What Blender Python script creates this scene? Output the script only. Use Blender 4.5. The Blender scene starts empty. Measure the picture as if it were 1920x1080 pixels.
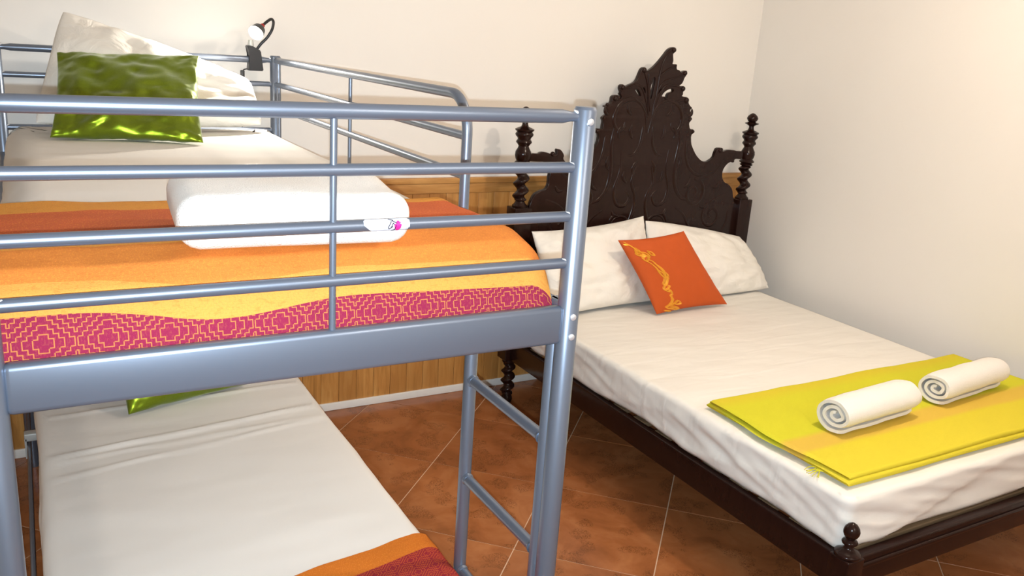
import bpy, bmesh, math, random
from mathutils import Vector, Matrix, noise
from math import sin, cos, pi, exp, sqrt
random.seed(7)
SC = bpy.context.scene
COL = SC.collection
# ------------------------------------------------------------------ camera
CR = [(0.870334, -0.488072, 0.065613), (-0.078693, -0.269357, -0.95982), (0.486134, 0.830201, -0.272838)]
right, down, fwd = [Vector(r) for r in CR]
cam_d = bpy.data.cameras.new('camera'); cam = bpy.data.objects.new('camera', cam_d); COL.objects.link(cam)
M = Matrix((right, -down, -fwd)).transposed().to_4x4(); M.translation = Vector((0, 0, 1.65))
cam.matrix_world = M
cam_d.sensor_width = 36.0; cam_d.lens = 1587.45 / 1920 * 36; cam_d.clip_start = 0.02
SC.camera = cam
SC.view_settings.view_transform = 'Standard'; SC.view_settings.look = 'None'
SC.view_settings.gamma = 1.0; SC.view_settings.use_curve_mapping = False
SC.view_settings.exposure = 0.33
# ------------------------------------------------------------------ world and lights
w = bpy.data.worlds.new('world'); SC.world = w; w.use_nodes = True
w.node_tree.nodes['Background'].inputs[0].default_value = (1, .93, .84, 1)
w.node_tree.nodes['Background'].inputs[1].default_value = 0.1
def lamp(name, loc, watts, color, radius):
    d = bpy.data.lights.new(name, 'POINT'); d.energy = watts; d.color = color; d.shadow_soft_size = radius
    o = bpy.data.objects.new(name, d); COL.objects.link(o); o.location = loc; return o
fl = bpy.data.lights.new('phone_flash', 'SPOT'); fl.energy = 185; fl.color = (.74, .89, 1.0); fl.shadow_soft_size = .004; fl.spot_size = math.radians(112); fl.spot_blend = 1
flo = bpy.data.objects.new('phone_flash', fl); COL.objects.link(flo); flo.matrix_world = M.copy(); flo.location = Vector((0, 0, 1.65)) + down * .019 + right * .001   # the phone's own flash beside its lens
lamp('added_fill_light', (1.5, -.9, 2.25), 30, (1.0, .90, .78), .30)                       # added soft fill behind the camera, brightens the bed side and right wall
lamp('ceiling_bulb', (2.25, 1.45, 2.40), 38, (1.0, .855, .70), .035)                                # the room's warm ceiling lamp
# ------------------------------------------------------------------ materials
def mat(name, color, rough=.6, metal=0, spec=.5, **kw):
    m = bpy.data.materials.new(name); m.use_nodes = True
    b = m.node_tree.nodes['Principled BSDF']
    b.inputs['Base Color'].default_value = (*color, 1); b.inputs['Roughness'].default_value = rough
    b.inputs['Metallic'].default_value = metal; b.inputs['Specular IOR Level'].default_value = spec
    for k, v in kw.items(): b.inputs[k.replace('_', ' ')].default_value = v
    return m
class NT:
    def __init__(s, m): s.t = m.node_tree; s.b = s.t.nodes['Principled BSDF']
    def n(s, typ, **kw):
        x = s.t.nodes.new(typ)
        for k, v in kw.items(): setattr(x, k, v)
        return x
    def link(s, a, b): s.t.links.new(a, b)
    def val(s, sock, v):
        if isinstance(v, bpy.types.NodeSocket): s.link(v, sock)
        else: sock.default_value = v
    def math(s, op, a, b=0.0, c=None):
        x = s.n('ShaderNodeMath', operation=op); s.val(x.inputs[0], a); s.val(x.inputs[1], b)
        if c is not None: s.val(x.inputs[2], c)
        return x.outputs[0]
    def mix(s, f, a, b, mode='MIX'):
        x = s.n('ShaderNodeMix', data_type='RGBA', blend_type=mode)
        s.val(x.inputs[0], f)
        for i, v in ((6, a), (7, b)):
            if isinstance(v, bpy.types.NodeSocket): s.link(v, x.inputs[i])
            else: x.inputs[i].default_value = (*v, 1)
        return x.outputs[2]
    def coord(s, which='Object', scale=(1, 1, 1), offset_rand=False):
        c = s.n('ShaderNodeTexCoord').outputs[which]
        mp = s.n('ShaderNodeMapping'); s.link(c, mp.inputs[0]); mp.inputs['Scale'].default_value = scale
        if offset_rand:
            oi = s.n('ShaderNodeObjectInfo'); v = s.n('ShaderNodeVectorMath', operation='SCALE')
            v.inputs[0].default_value = (17, 31, 23); s.link(oi.outputs['Random'], v.inputs['Scale']); s.link(v.outputs[0], mp.inputs['Location'])
        return mp.outputs[0]
    def noise(s, vec, scale, detail=3, rough=.5, dist=0):
        x = s.n('ShaderNodeTexNoise'); s.link(vec, x.inputs['Vector']); x.inputs['Scale'].default_value = scale
        x.inputs['Detail'].default_value = detail; x.inputs['Roughness'].default_value = rough; x.inputs['Distortion'].default_value = dist
        return x.outputs['Fac']
    def ramp(s, f, stops, interp='LINEAR'):
        x = s.n('ShaderNodeValToRGB'); s.link(f, x.inputs[0]); r = x.color_ramp; r.interpolation = interp
        while len(r.elements) < len(stops): r.elements.new(.5)
        for e, (p, c) in zip(r.elements, stops): e.position = p; e.color = (*c, 1)
        return x.outputs[0]
    def bump(s, h, strength=.3, dist=.005):
        x = s.n('ShaderNodeBump'); s.link(h, x.inputs['Height']); x.inputs['Strength'].default_value = strength; x.inputs['Distance'].default_value = dist
        s.link(x.outputs[0], s.b.inputs['Normal'])
    def color(s, c): s.link(c, s.b.inputs['Base Color'])

m_wall = mat('plaster', (.80, .765, .715), .45, spec=.35); t = NT(m_wall)
c = t.coord(); n1 = t.noise(c, 2.2, 3); t.color(t.mix(n1, (.79, .75, .70), (.82, .79, .745))); t.bump(t.noise(c, 9, 4), .12, .01)
m_metal = mat('silver_painted_steel', (.20, .235, .30), .33, .7); t = NT(m_metal)
t.bump(t.noise(t.coord(), 900, 1), .04, .0005)
m_screw = mat('bright_screw', (.75, .77, .8), .38, .75)
m_recess = mat('screw_recess', (.05, .05, .06), .5)
m_plastic = mat('black_plastic', (.012, .012, .014), .35)
m_darkwood = mat('dark_polished_wood', (.03, .013, .010), .2, spec=.22); t = NT(m_darkwood)
c = t.coord(scale=(6, 6, 1)); nn = t.noise(c, 6, 4, .6, 1.0)
t.color(t.mix(nn, (.010, .0035, .0026), (.024, .0090, .0065))); t.bump(t.noise(t.coord(), 35, 3), .15, .004)
m_sheet = mat('cream_cotton', (.80, .77, .715), .85, spec=.15); t = NT(m_sheet)
c = t.coord(); a = t.noise(t.coord(scale=(1, 4, 1)), 3.0, 3, .5, .6); t.bump(a, .35, .02)
m_sheet2 = mat('white_cotton', (.80, .765, .72), .85, spec=.15); t = NT(m_sheet2)
t.bump(t.noise(t.coord(scale=(1, 4, 1)), 1.6, 2, .5, .5), .16, .02)
m_pillow = mat('pillowcase', (.82, .78, .715), .85, spec=.15); t = NT(m_pillow)
t.bump(t.noise(t.coord(scale=(1.5, 1.5, 1.5)), 5, 4, .55, 1.2), .5, .02)
m_towel = mat('terry_cotton', (.86, .82, .77), .95, spec=.05); t = NT(m_towel)
t.bump(t.noise(t.coord(), 420, 2), .8, .003)
m_green = mat('green_satin', (.10, .17, .006), .31, .8, Sheen_Weight=.3); t = NT(m_green)
c = t.coord(); q = t.noise(c, 2.6, 1, .4, 1.8); q2 = t.noise(t.coord(scale=(1, 1, 2)), 7, 1, .4, 1.4)
t.bump(t.math('ADD', q, t.math('MULTIPLY', q2, .2)), .8, .045)
t.color(t.mix(t.noise(c, 260, 1), (.145, .21, .005), (.205, .28, .008)))
m_orange = mat('orange_cotton', (.50, .080, .010), .65, spec=.3); t = NT(m_orange)
t.bump(t.noise(t.coord(), 6, 3), .3, .02)
m_gold = mat('gold_thread', (.78, .36, .03), .35, .5)
m_black = mat('dark_gap', (.02, .018, .016), .8)
m_led = mat('lit_lamp', (1, 1, 1)); t = NT(m_led); t.b.inputs['Emission Color'].default_value = (1, .93, .84, 1); t.b.inputs['Emission Strength'].default_value = 14
m_red = mat('red_plastic', (.35, .02, .02), .4)
m_white = mat('white_paint', (.74, .72, .68), .45)
m_bracket = mat('pale_steel', (.45, .46, .44), .45, .3)
m_slat = mat('bed_slat_wood', (.30, .20, .11), .6); t = NT(m_slat); t.color(t.mix(t.noise(t.coord(scale=(.4, 6, 6)), 8, 3), (.10, .06, .03), (.18, .12, .065)))
m_grout = mat('grout', (.62, .42, .27), .9)
# glazed terracotta tiles with small dark scribbles
m_tile = mat('terracotta_tile', (.35, .11, .045), .22, spec=.5); t = NT(m_tile)
c = t.coord(offset_rand=True); n1 = t.noise(c, 5, 4, .6, .6); n2 = t.noise(c, 58, 3, .6, 2.6); n3 = t.noise(c, 2.3, 2)
base = t.ramp(n1, [(.3, (.24, .080, .026)), (.5, (.34, .117, .038)), (.68, (.43, .165, .06))])
oi = t.n('ShaderNodeObjectInfo'); base = t.mix(t.math('MULTIPLY', oi.outputs['Random'], .35), base, (.25, .085, .03))
line = t.math('ABSOLUTE', t.math('SUBTRACT', n2, .5)); thin = t.ramp(line, [(.0, (1, 1, 1)), (.035, (0, 0, 0))])
spot = t.ramp(t.noise(c, 9, 2), [(.53, (0, 0, 0)), (.56, (1, 1, 1))])
fac = t.math('MULTIPLY', t.math('MULTIPLY', thin, spot), .92)
t.color(t.mix(fac, base, (.045, .016, .008))); t.bump(n1, .12, .004)
# pine boards, grain along the board
m_pine = mat('varnished_pine', (.5, .24, .07), .38, spec=.4); t = NT(m_pine)
c = t.coord(scale=(9, 9, .9), offset_rand=True); g = t.noise(c, 3.2, 5, .6, 1.4); oi = t.n('ShaderNodeObjectInfo')
cc = t.ramp(g, [(.30, (.36, .165, .042)), (.5, (.52, .245, .065)), (.7, (.62, .33, .10))])
t.color(t.mix(t.math('MULTIPLY', oi.outputs['Random'], .55), cc, (.38, .165, .042)))
m_pinecap = mat('pine_cap', (.5, .22, .06), .38); t = NT(m_pinecap)
t.color(t.ramp(t.noise(t.coord(scale=(.7, 9, 9)), 4, 4, .6, 1), [(.3, (.36, .15, .035)), (.7, (.56, .29, .09))]))

def stepped(t, u, v, P, s, wdt):
    """contour lines of stepped diamonds: u, v in metres"""
    def lev(uu, vv):
        i = t.math('FLOOR', t.math('DIVIDE', t.math('PINGPONG', uu, P / 2), s))
        j = t.math('FLOOR', t.math('DIVIDE', t.math('PINGPONG', vv, P / 2), s))
        return t.math('FLOOR', t.math('DIVIDE', t.math('ADD', i, j), 2.0))
    l0 = lev(u, v); l1 = lev(t.math('ADD', u, wdt), v); l2 = lev(u, t.math('ADD', v, wdt))
    a = t.math('ABSOLUTE', t.math('SUBTRACT', l0, l1)); b = t.math('ABSOLUTE', t.math('SUBTRACT', l0, l2))
    return t.math('GREATER_THAN', t.math('ADD', a, b), .5)
def blanket_mat(name, bands, vmax, pat_from, pat_to, P, s, line_col, wavy=.012, wscale=2.2, dip=0):
    m = mat(name, (.8, .3, .05), .9, spec=.1); t = NT(m)
    uv = t.n('ShaderNodeTexCoord').outputs['UV']; sp = t.n('ShaderNodeSeparateXYZ'); t.link(uv, sp.inputs[0])
    U, V = sp.outputs[0], sp.outputs[1]
    wv = t.n('ShaderNodeTexNoise', noise_dimensions='1D'); t.link(U, wv.inputs['W']); wv.inputs['Scale'].default_value = wscale; wv.inputs['Detail'].default_value = 1
    V2 = t.math('ADD', V, t.math('MULTIPLY', t.math('SUBTRACT', wv.outputs['Fac'], .5), wavy * 2))
    if dip:
        g_ = t.math('DIVIDE', t.math('SUBTRACT', U, .24), .12); g_ = t.math('POWER', 2.718, t.math('MULTIPLY', t.math('MULTIPLY', g_, g_), -1.0))
        V2 = t.math('SUBTRACT', V2, t.math('MULTIPLY', t.math('ADD', t.math('MULTIPLY', g_, dip), t.math('MULTIPLY', U, .024)), t.math('GREATER_THAN', V, .5)))
    stops = [(p / vmax, c) for p, c in bands]
    col = t.ramp(t.math('DIVIDE', V2, vmax), stops, 'CONSTANT')
    # weave: thread flecks
    inb = t.math('MULTIPLY', t.math('GREATER_THAN', V2, pat_from), t.math('LESS_THAN', V2, pat_to)); out = t.math('SUBTRACT', 1.0, t.math('MULTIPLY', inb, .8))
    fl = t.noise(t.coord('UV', (1, .35, 1)), 420, 1); fl2 = t.noise(t.coord('UV', (.5, 1, 1)), 130, 2, .6)
    col = t.mix(t.math('MULTIPLY', t.math('GREATER_THAN', fl, .58), t.math('MULTIPLY', out, .28)), col, (.85, .32, .05))
    col = t.mix(t.math('MULTIPLY', t.math('GREATER_THAN', fl2, .60), t.math('MULTIPLY', out, .2)), col, (.45, .10, .02))
    ln = stepped(t, U, V, P, s, .0016)
    col = t.mix(t.math('MULTIPLY', t.math('MULTIPLY', ln, inb), .9), col, line_col)
    # faint diagonal weave lines outside the fret band
    ln2 = stepped(t, U, V, P * .5, s * .62, .0010)
    col = t.mix(t.math('MULTIPLY', t.math('MULTIPLY', ln2, t.math('SUBTRACT', 1.0, inb)), .22), col, (.62, .16, .03))
    t.color(col); t.bump(t.math('ADD', t.noise(t.coord('UV'), 600, 1), t.math('MULTIPLY', ln, .4)), .5, .002)
    return m
YO = (.66, .29, .055); RO = (.56, .12, .045); OR = (.62, .20, .04); YE = (.60, .28, .06); MG = (.24, .018, .052); RD = (.30, .035, .035)
m_blanket = blanket_mat('striped_woven_cotton', [(0, YO), (.20, RO), (.442, YO), (.470, OR), (.567, YE), (.622, MG), (.705, RD)], .9, .622, .9, .083, .0066, (.50, .18, .055), .006, 3.2, .024)
m_blanket2 = blanket_mat('striped_woven_cotton_lower', [(0, (.60, .17, .022)), (.075, (.27, .022, .032)), (.36, (.45, .09, .02)), (.5, (.60, .17, .022))], .9, .075, .36, .05, .0046, (.55, .10, .03), .006)
m_yellow = mat('yellow_woven_cotton', (.72, .62, .02), .9, spec=.1); t = NT(m_yellow)
uv = t.n('ShaderNodeTexCoord').outputs['UV']; sp = t.n('ShaderNodeSeparateXYZ'); t.link(uv, sp.inputs[0])
YG = (.60, .58, .035); YY = (.68, .57, .045); YB = (.68, .45, .075)
wv = t.noise(t.coord('UV', (.6, .2, 1)), 3, 1)
V2 = t.math('ADD', sp.outputs[1], t.math('MULTIPLY', t.math('SUBTRACT', wv, .5), .02))
col = t.ramp(V2, [(0, YY), (.155, YY), (.175, YB), (.235, YB), (.26, YG), (.50, YG), (.56, (.64, .52, .04)), (.60, YG)])
t.color(t.mix(t.math('MULTIPLY', t.noise(t.coord('UV', (1, 4, 1)), 60, 2), .25), col, (.55, .46, .02))); t.bump(t.noise(t.coord('UV'), 500, 1), .4, .002)

# ------------------------------------------------------------------ mesh helpers
def wloc(o):
    v = Vector((0, 0, 0))
    while o is not None: v = v + o.location; o = o.parent
    return v
class MB:
    def __init__(s): s.v = []; s.f = []; s.uv = []
    def add(s, vs, fs, uvs=None):
        k = len(s.v); s.v += [tuple(p) for p in vs]; s.f += [tuple(i + k for i in f) for f in fs]
        s.uv += list(uvs) if uvs else [(p[0], p[1]) for p in vs]
    def box(s, a, b, bev=0):
        bm = bmesh.new(); bmesh.ops.create_cube(bm, size=1)
        c = [(a[i] + b[i]) / 2 for i in range(3)]; d = [abs(b[i] - a[i]) for i in range(3)]
        for q in bm.verts: q.co = Vector((c[0] + q.co.x * d[0], c[1] + q.co.y * d[1], c[2] + q.co.z * d[2]))
        if bev: bmesh.ops.bevel(bm, geom=bm.edges[:], offset=bev, segments=3, affect='EDGES', profile=.5)
        s.bm(bm)
    def bm(s, bm):
        bm.verts.ensure_lookup_table(); bm.verts.index_update()
        s.add([q.co[:] for q in bm.verts], [[q.index for q in f.verts] for f in bm.faces]); bm.free()
    def tube(s, pts, r, n=20, cap=True, flat=None):
        pts = [Vector(p) for p in pts]; R = r if isinstance(r, (list, tuple)) else [r] * len(pts)
        vs = []; fs = []; prev = None
        for i, p in enumerate(pts):
            d = (pts[min(i + 1, len(pts) - 1)] - pts[max(i - 1, 0)]).normalized()
            if prev is None:
                a = Vector((0, 0, 1)) if abs(d.z) < .9 else Vector((0, 1, 0))
                x = d.cross(a).normalized()
            else: x = (prev - d * prev.dot(d)).normalized()
            prev = x; y = d.cross(x)
            for k in range(n):
                t_ = 2 * pi * k / n; q = x * cos(t_) * R[i] + y * sin(t_) * R[i]
                if flat: q = Vector((q.x * flat[0], q.y * flat[1], q.z * flat[2]))
                vs.append(p + q)
        for i in range(len(pts) - 1):
            for k in range(n):
                a = i * n + k; b = i * n + (k + 1) % n; fs.append((a, b, b + n, a + n))
        if cap: fs.append(tuple(range(n - 1, -1, -1))); fs.append(tuple(range((len(pts) - 1) * n, len(pts) * n)))
        s.add(vs, fs)
    def lathe(s, prof, c, n=32, twist=None):
        """prof: (radius, z); twist: (z0, z1, turns, depth) gives a barley-sugar section"""
        vs = []; fs = []
        for r, z in prof:
            for k in range(n):
                t_ = 2 * pi * k / n; rr = r; ox = oy = 0
                if twist and twist[0] < z < twist[1]:
                    e = min(1, (z - twist[0]) / .012, (twist[1] - z) / .012); ph = 2 * pi * twist[2] * (z - twist[0]) / (twist[1] - twist[0])
                    ox = twist[3] * e * cos(ph); oy = twist[3] * e * sin(ph)
                vs.append((c[0] + rr * cos(t_) + ox, c[1] + rr * sin(t_) + oy, c[2] + z))
        for i in range(len(prof) - 1):
            for k in range(n):
                a = i * n + k; b = i * n + (k + 1) % n; fs.append((a, b, b + n, a + n))
        fs.append(tuple(range(n - 1, -1, -1))); fs.append(tuple(range((len(prof) - 1) * n, len(prof) * n)))
        s.add(vs, fs)
    def build(s, name, material, parent=None, angle=35, kind=None):
        me = bpy.data.meshes.new(name); off = wloc(parent) if parent else Vector((0, 0, 0))
        me.from_pydata([tuple(Vector(p) - off) for p in s.v], [], s.f); me.update()
        uvl = me.uv_layers.new(name='UVMap'); idx = [l.vertex_index for l in me.loops]
        flat = []
        for i in idx: flat += [s.uv[i][0], s.uv[i][1]]
        uvl.data.foreach_set('uv', flat)
        me.polygons.foreach_set('use_smooth', [True] * len(me.polygons))
        me.set_sharp_from_angle(angle=math.radians(angle))
        me.materials.append(material)
        o = bpy.data.objects.new(name, me); COL.objects.link(o)
        if parent: o.parent = parent
        if kind: o['kind'] = kind
        return o
def thing(name, loc, label, cat, group=None):
    o = bpy.data.objects.new(name, None); COL.objects.link(o); o.location = loc; o.empty_display_size = .1
    o['label'] = label; o['category'] = cat
    if group: o['group'] = group
    return o
def tag(o, label, cat, group=None):
    o['label'] = label; o['category'] = cat
    if group: o['group'] = group
    return o
def catmull(P, n=8):
    out = []
    for i in range(len(P) - 1):
        p0 = Vector(P[max(i - 1, 0)]); p1 = Vector(P[i]); p2 = Vector(P[i + 1]); p3 = Vector(P[min(i + 2, len(P) - 1)])
        for k in range(n):
            t_ = k / n; out.append(.5 * ((2 * p1) + (p2 - p0) * t_ + (2 * p0 - 5 * p1 + 4 * p2 - p3) * t_ ** 2 + (3 * p1 - p0 - 3 * p2 + p3) * t_ ** 3))
    out.append(Vector(P[-1])); return out
def N(x, y=0, z=0): return noise.noise(Vector((x, y, z)))

# ------------------------------------------------------------------ room shell
RX0, RX1, RY0, RY1, RZ = -1.25, 3.47, -1.6, 3.49, 2.62
def struct(name, a, b, m):
    q = MB(); q.box(a, b); return q.build(name, m, kind='structure')
floor = struct('floor', (RX0 - .1, RY0 - .1, -.12), (RX1 + .1, RY1 + .1, -.0022), m_grout)
struct('ceiling', (RX0 - .1, RY0 - .1, RZ), (RX1 + .1, RY1 + .1, RZ + .1), m_wall)
wall_back = struct('wall_back', (RX0 - .1, RY1, -.01), (RX1 + .1, RY1 + .1, RZ), m_wall)
struct('wall_right', (RX1, RY0 - .1, -.01), (RX1 + .1, RY1, RZ), m_wall)
struct('wall_left', (RX0 - .1, RY0 - .1, -.01), (RX0, RY1, RZ), m_wall)
struct('wall_front', (RX0, RY0 - .1, -.01), (RX1, RY0, RZ), m_wall)
# tiles laid on the diagonal
def clip(poly):
    for ax, lim, sg in ((0, RX0, 1), (0, RX1, -1), (1, RY0, 1), (1, RY1, -1)):
        out = []
        for i in range(len(poly)):
            a = poly[i]; b = poly[(i + 1) % len(poly)]; da = sg * (a[ax] - lim); db = sg * (b[ax] - lim)
            if da >= 0: out.append(a)
            if (da >= 0) != (db >= 0):
                k = da / (da - db); out.append((a[0] + k * (b[0] - a[0]), a[1] + k * (b[1] - a[1])))
        poly = out
        if len(poly) < 3: return []
    return poly
DG = .675; O = (2.02, 2.165); hg = .0028
for i in range(-12, 13):
    for j in range(-12, 13):
        cx = O[0] + (i - j) * DG / 2; cy = O[1] + (i + j + 1) * DG / 2; h = DG / 2 - hg
        p = clip([(cx, cy - h), (cx + h, cy), (cx, cy + h), (cx - h, cy)])
        if len(p) < 3: continue
        mx = sum(q[0] for q in p) / len(p); my = sum(q[1] for q in p) / len(p)
        ar = abs(sum(p[k][0] * p[(k + 1) % len(p)][1] - p[(k + 1) % len(p)][0] * p[k][1] for k in range(len(p)))) / 2
        if ar < .002: continue
        n = len(p); ins = [(mx + (q[0] - mx) * .998, my + (q[1] - my) * .998) for q in p]
        vs = [(q[0], q[1], -.0022) for q in p] + [(q[0], q[1], -.0006) for q in p] + [(q[0], q[1], 0) for q in ins]
        fs = [(k, (k + 1) % n, n + (k + 1) % n, n + k) for k in range(n)] + [(n + k, n + (k + 1) % n, 2 * n + (k + 1) % n, 2 * n + k) for k in range(n)] + [tuple(2 * n + k for k in range(n)), tuple(range(n - 1, -1, -1))]
        q = MB(); q.add([(a - mx, b - my, c) for a, b, c in vs], fs); o = q.build('tile', m_tile, None); o.parent = floor; o.location = (mx, my, 0)
# pine wainscot: tongue and groove boards, cap and white skirting
pw = .083; q = MB(); q.box((0, -.013, .034), (pw - .0012, 0, 1.035), .0016); board = q.build('plank', m_pine)
x = RX0; k = 0
while x < RX1 - .02:
    o = board if k == 0 else board.copy()
    if k: COL.objects.link(o)
    o.parent = wall_back; o.location = (x, RY1 - random.uniform(0, .0012), 0)
    x += pw; k += 1
q = MB(); q.box((RX0, RY1 - .003, .03), (RX1, RY1, 1.04)); q.build('plank_backing', m_pinecap, wall_back)
q = MB(); q.box((RX0, RY1 - .024, 1.035), (RX1, RY1, 1.062), .004); q.box((RX0, RY1 - .018, .99), (RX1, RY1 - .004, 1.036), .003); q.build('trim_1', m_pinecap, None, kind='structure')
q = MB(); q.box((RX0, RY1 - .022, 0), (RX1, RY1, .036), .003); q.build('baseboard_back', m_white, None, kind='structure')

# ------------------------------------------------------------------ bunk bed
bunk = thing('bunk_bed', (.4, 2.33, 0), 'silver-grey tubular steel bunk bed with guard rails and side ladder', 'bunk bed')
BX0, BX1, BY0, BY1 = -.069, .861, 1.257, 3.39
PR = .0205
def screw(parent, p, d, r=.0062):
    d = Vector(d).normalized(); p = Vector(p); q = MB()
    q.tube([p - d * .002, p + d * .002, p + d * .0032], [r, r, r * .7], 14); s_ = q.build('screw', m_screw, parent)
    return s_
def post(x, y):
    q = MB(); q.tube([(x, y, .0), (x, y, .004), (x, y, 1.553), (x, y, 1.556)], [PR * .96, PR, PR, PR * .9], 32)
    p = q.build('post', m_metal, bunk)
    q = MB(); q.tube([(x, y, 1.5555), (x, y, 1.5585)], [PR * .93, PR * .86], 24); q.build('post_cap', m_metal, p)
    return p
p1 = post(BX1, BY0); p2 = post(BX0, BY0); p3 = post(BX1, BY1); p4 = post(BX0, BY1)
for z in (1.534, 1.176, 1.137): screw(p1, (BX1 - .002, BY0 - PR - .0005, z), (-.1, -1, 0))
for p_, x in ((p3, BX1), (p4, BX0)):
    for z in (1.534, 1.176): screw(p_, (x, BY1 + PR, z), (0, 1, 0))
RZS = (1.541, 1.452, 1.363, 1.276)
for y, nm in ((BY0, 'end_rail'), (BY1, 'head_rail')):
    for i, z in enumerate(RZS):
        r = .0122 if i == 0 else .0098
        a, b = BX0 + PR - .002, BX1 - PR + .002
        q = MB(); q.tube([(a, y, z), (a + .012, y, z), (a + .03, y, z), (b - .03, y, z), (b - .012, y, z), (b, y, z)], [r * .72, r * .72, r, r, r * .72, r * .72] if i == 0 else r, 24)
        rail = q.build(nm, m_metal, bunk)
        for xx, sg in ((a, 1), (b, -1)): q = MB(); q.tube([(xx, y - .004, z + r * .6), (xx + sg * .007, y - .003, z + r * .9)], [.004, .0015], 8); q.build('weld', m_screw, rail)
    q = MB(); q.tube([(.406, y, 1.19), (.406, y, 1.541)], .0056, 16); q.build('upright_bar', m_metal, bunk)
    q = MB(); q.box((BX0 + PR - .004, y - .0125, 1.121), (BX1 - PR + .004, y + .0125, 1.195), .009); q.build('end_beam', m_metal, bunk)
for x in (BX0, BX1):
    q = MB(); q.box((x - .0125, BY0 + PR - .004, 1.121), (x + .0125, BY1 - PR + .004, 1.195), .009); q.build('side_beam', m_metal, bunk)
for x in (BX0, BX1):
    q = MB(); q.box((x - .006, BY0 + PR - .004, .26), (x + .006, BY1 - PR + .004, .30), .004); q.build('lower_side_beam', m_metal, bunk)
for y in (BY0, BY1):
    for z in (.59, .29):
        q = MB(); q.tube([(BX0 + PR - .002, y, z), (BX1 - PR + .002, y, z)], .0125, 20); q.build('lower_end_rail', m_metal, bunk)
# guard rail on the long side by the ladder: top tube bends down to the beam
gx = BX1
arc = [(gx, 1.80 - .085 * sin(a) , 1.541 - .085 * (1 - cos(a))) for a in [k * pi / 2 / 10 for k in range(11)]]
q = MB(); q.tube([(gx, BY1 - PR + .002, 1.541)] + arc + [(gx, 1.715, 1.19)], .0118, 24); g = q.build('guard_rail', m_metal, bunk)
for z in RZS[1:3]:
    q = MB(); q.tube([(gx, BY1 - PR + .002, z), (gx, 1.717, z)], .0098, 20); q.build('guard_rail', m_metal, bunk)
q = MB(); q.tube([(gx, 2.51, 1.19), (gx, 2.51, 1.541)], .0056, 16); q.build('upright_bar', m_metal, bunk)
q = MB(); q.tube([(gx, BY1 - .052, 1.19), (gx, BY1 - .052, 1.541)], .006, 16); q.build('upright_bar', m_metal, bunk)
# far side (against nothing) has a full guard
for z in (1.541, 1.452, 1.363):
    q = MB(); q.tube([(BX0, BY0 + PR, z), (BX0, BY1 - PR, z)], .0105, 20); q.build('guard_rail', m_metal, bunk)
# ladder
lx = .866
for y in (1.645, 1.303):
    q = MB(); q.tube([(lx, y, 0), (lx, y, 1.185), (lx, y, 1.195)], [.0155, .0155, .012], 28); q.build('ladder_rail', m_metal, bunk)
for z in (.385, .640, .895):
    q = MB(); q.tube([(lx, 1.31, z), (lx, 1.64, z)], .0125, 24); r_ = q.build('rung', m_metal, bunk)
    
    for wy, wd in ((1.629, -.007), (1.3175, .0065)): q = MB(); q.tube([(lx, wy, z), (lx, wy + wd, z)], [.0155, .0132], 20); q.build('weld', m_metal, r_)
# bed bases under both mattresses
for z in (1.165, .285):
    for k in range(14):
        y = 1.36 + k * .148; q = MB(); q.box((BX0 + .05, y, z), (BX1 - .05, y + .07, z + .012), .003); q.build('slat', m_bracket, bunk)
for y in (2.93, 2.03):
    q = MB(); q.box((BX0 - .012, y, .31), (BX0 + .034, y + .035, .336), .003); q.box((BX0 - .012, y, .25), (BX0 - .006, y + .035, .32)); q.build('bracket', m_bracket, bunk)
# sticker wrapped round the third end rail
q = MB(); sx = [.494, .51, .53, .59]; zr = 1.363; rr = .0101
def decal(outline, nx, mt, parent, name, r=rr):
    """outline(u)->(a0,a1) angle range at x; wraps the rail's front"""
    q = MB(); vs = []; fs = []; na = 8
    for i in range(nx + 1):
        u = i / nx; x_, a0, a1 = outline(u)
        for j in range(na + 1):
            a = a0 + (a1 - a0) * j / na
            vs.append((x_ - .047, BY0 - r * cos(a), zr + r * sin(a)))
    for i in range(nx):
        for j in range(na):
            k = i * (na + 1) + j; fs.append((k, k + na + 1, k + na + 2, k + 1))
    q.add(vs, fs); return q.build(name, mt, parent, 60)
m_sticker = mat('sticker_white', (.52, .52, .56), .5); m_pink = mat('sticker_pink', (.55, .02, .22), .4); m_ink = mat('sticker_ink', (.02, .01, .03), .4)
st = decal(lambda u: (.500 + .078 * u, -1.25 + (1.5 * max(0, 1 - u / .22)) + .9 * max(0, (u - .93) / .07), 1.45 - .5 * max(0, 1 - u / .06) - .5 * max(0, (u - .95) / .05)), 24, m_sticker, bunk, 'sticker')
st['label'] = 'white sticker with a pink petal mark'
decal(lambda u: (.5508 + .013 * u, .15 - 1.15 * sin(pi * u) ** .6, .15 + .25 * sin(pi * u)), 12, m_pink, st, 'pink_mark', .0104)
decal(lambda u: (.5545 + .008 * u, .45 - .3 * sin(pi * u), .55 + .75 * u * sin(pi * min(1, u + .25))), 12, m_pink, st, 'pink_mark', .0104)
q = MB()
for (x0, a0, x1, a1) in ((.541, -.2, .5465, .7), (.541, -.2, .5425, -.55), (.5425, -.55, .549, -.1), (.5455, -.35, .5495, .45), (.549, .45, .5515, .15), (.542, 1.2, .550, .85), (.548, .8, .556, .35), (.547, -1.0, .5525, -.75), (.5525, -.75, .554, .1)):
    pts = []
    for k in range(5):
        u = k / 4; a = a0 + (a1 - a0) * u; pts.append((x0 + (x1 - x0) * u - .047, BY0 - .0103 * cos(a), zr + .0103 * sin(a)))
    q.tube(pts, .0007, 6)
q.build('ink_strokes', m_ink, st)

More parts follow.
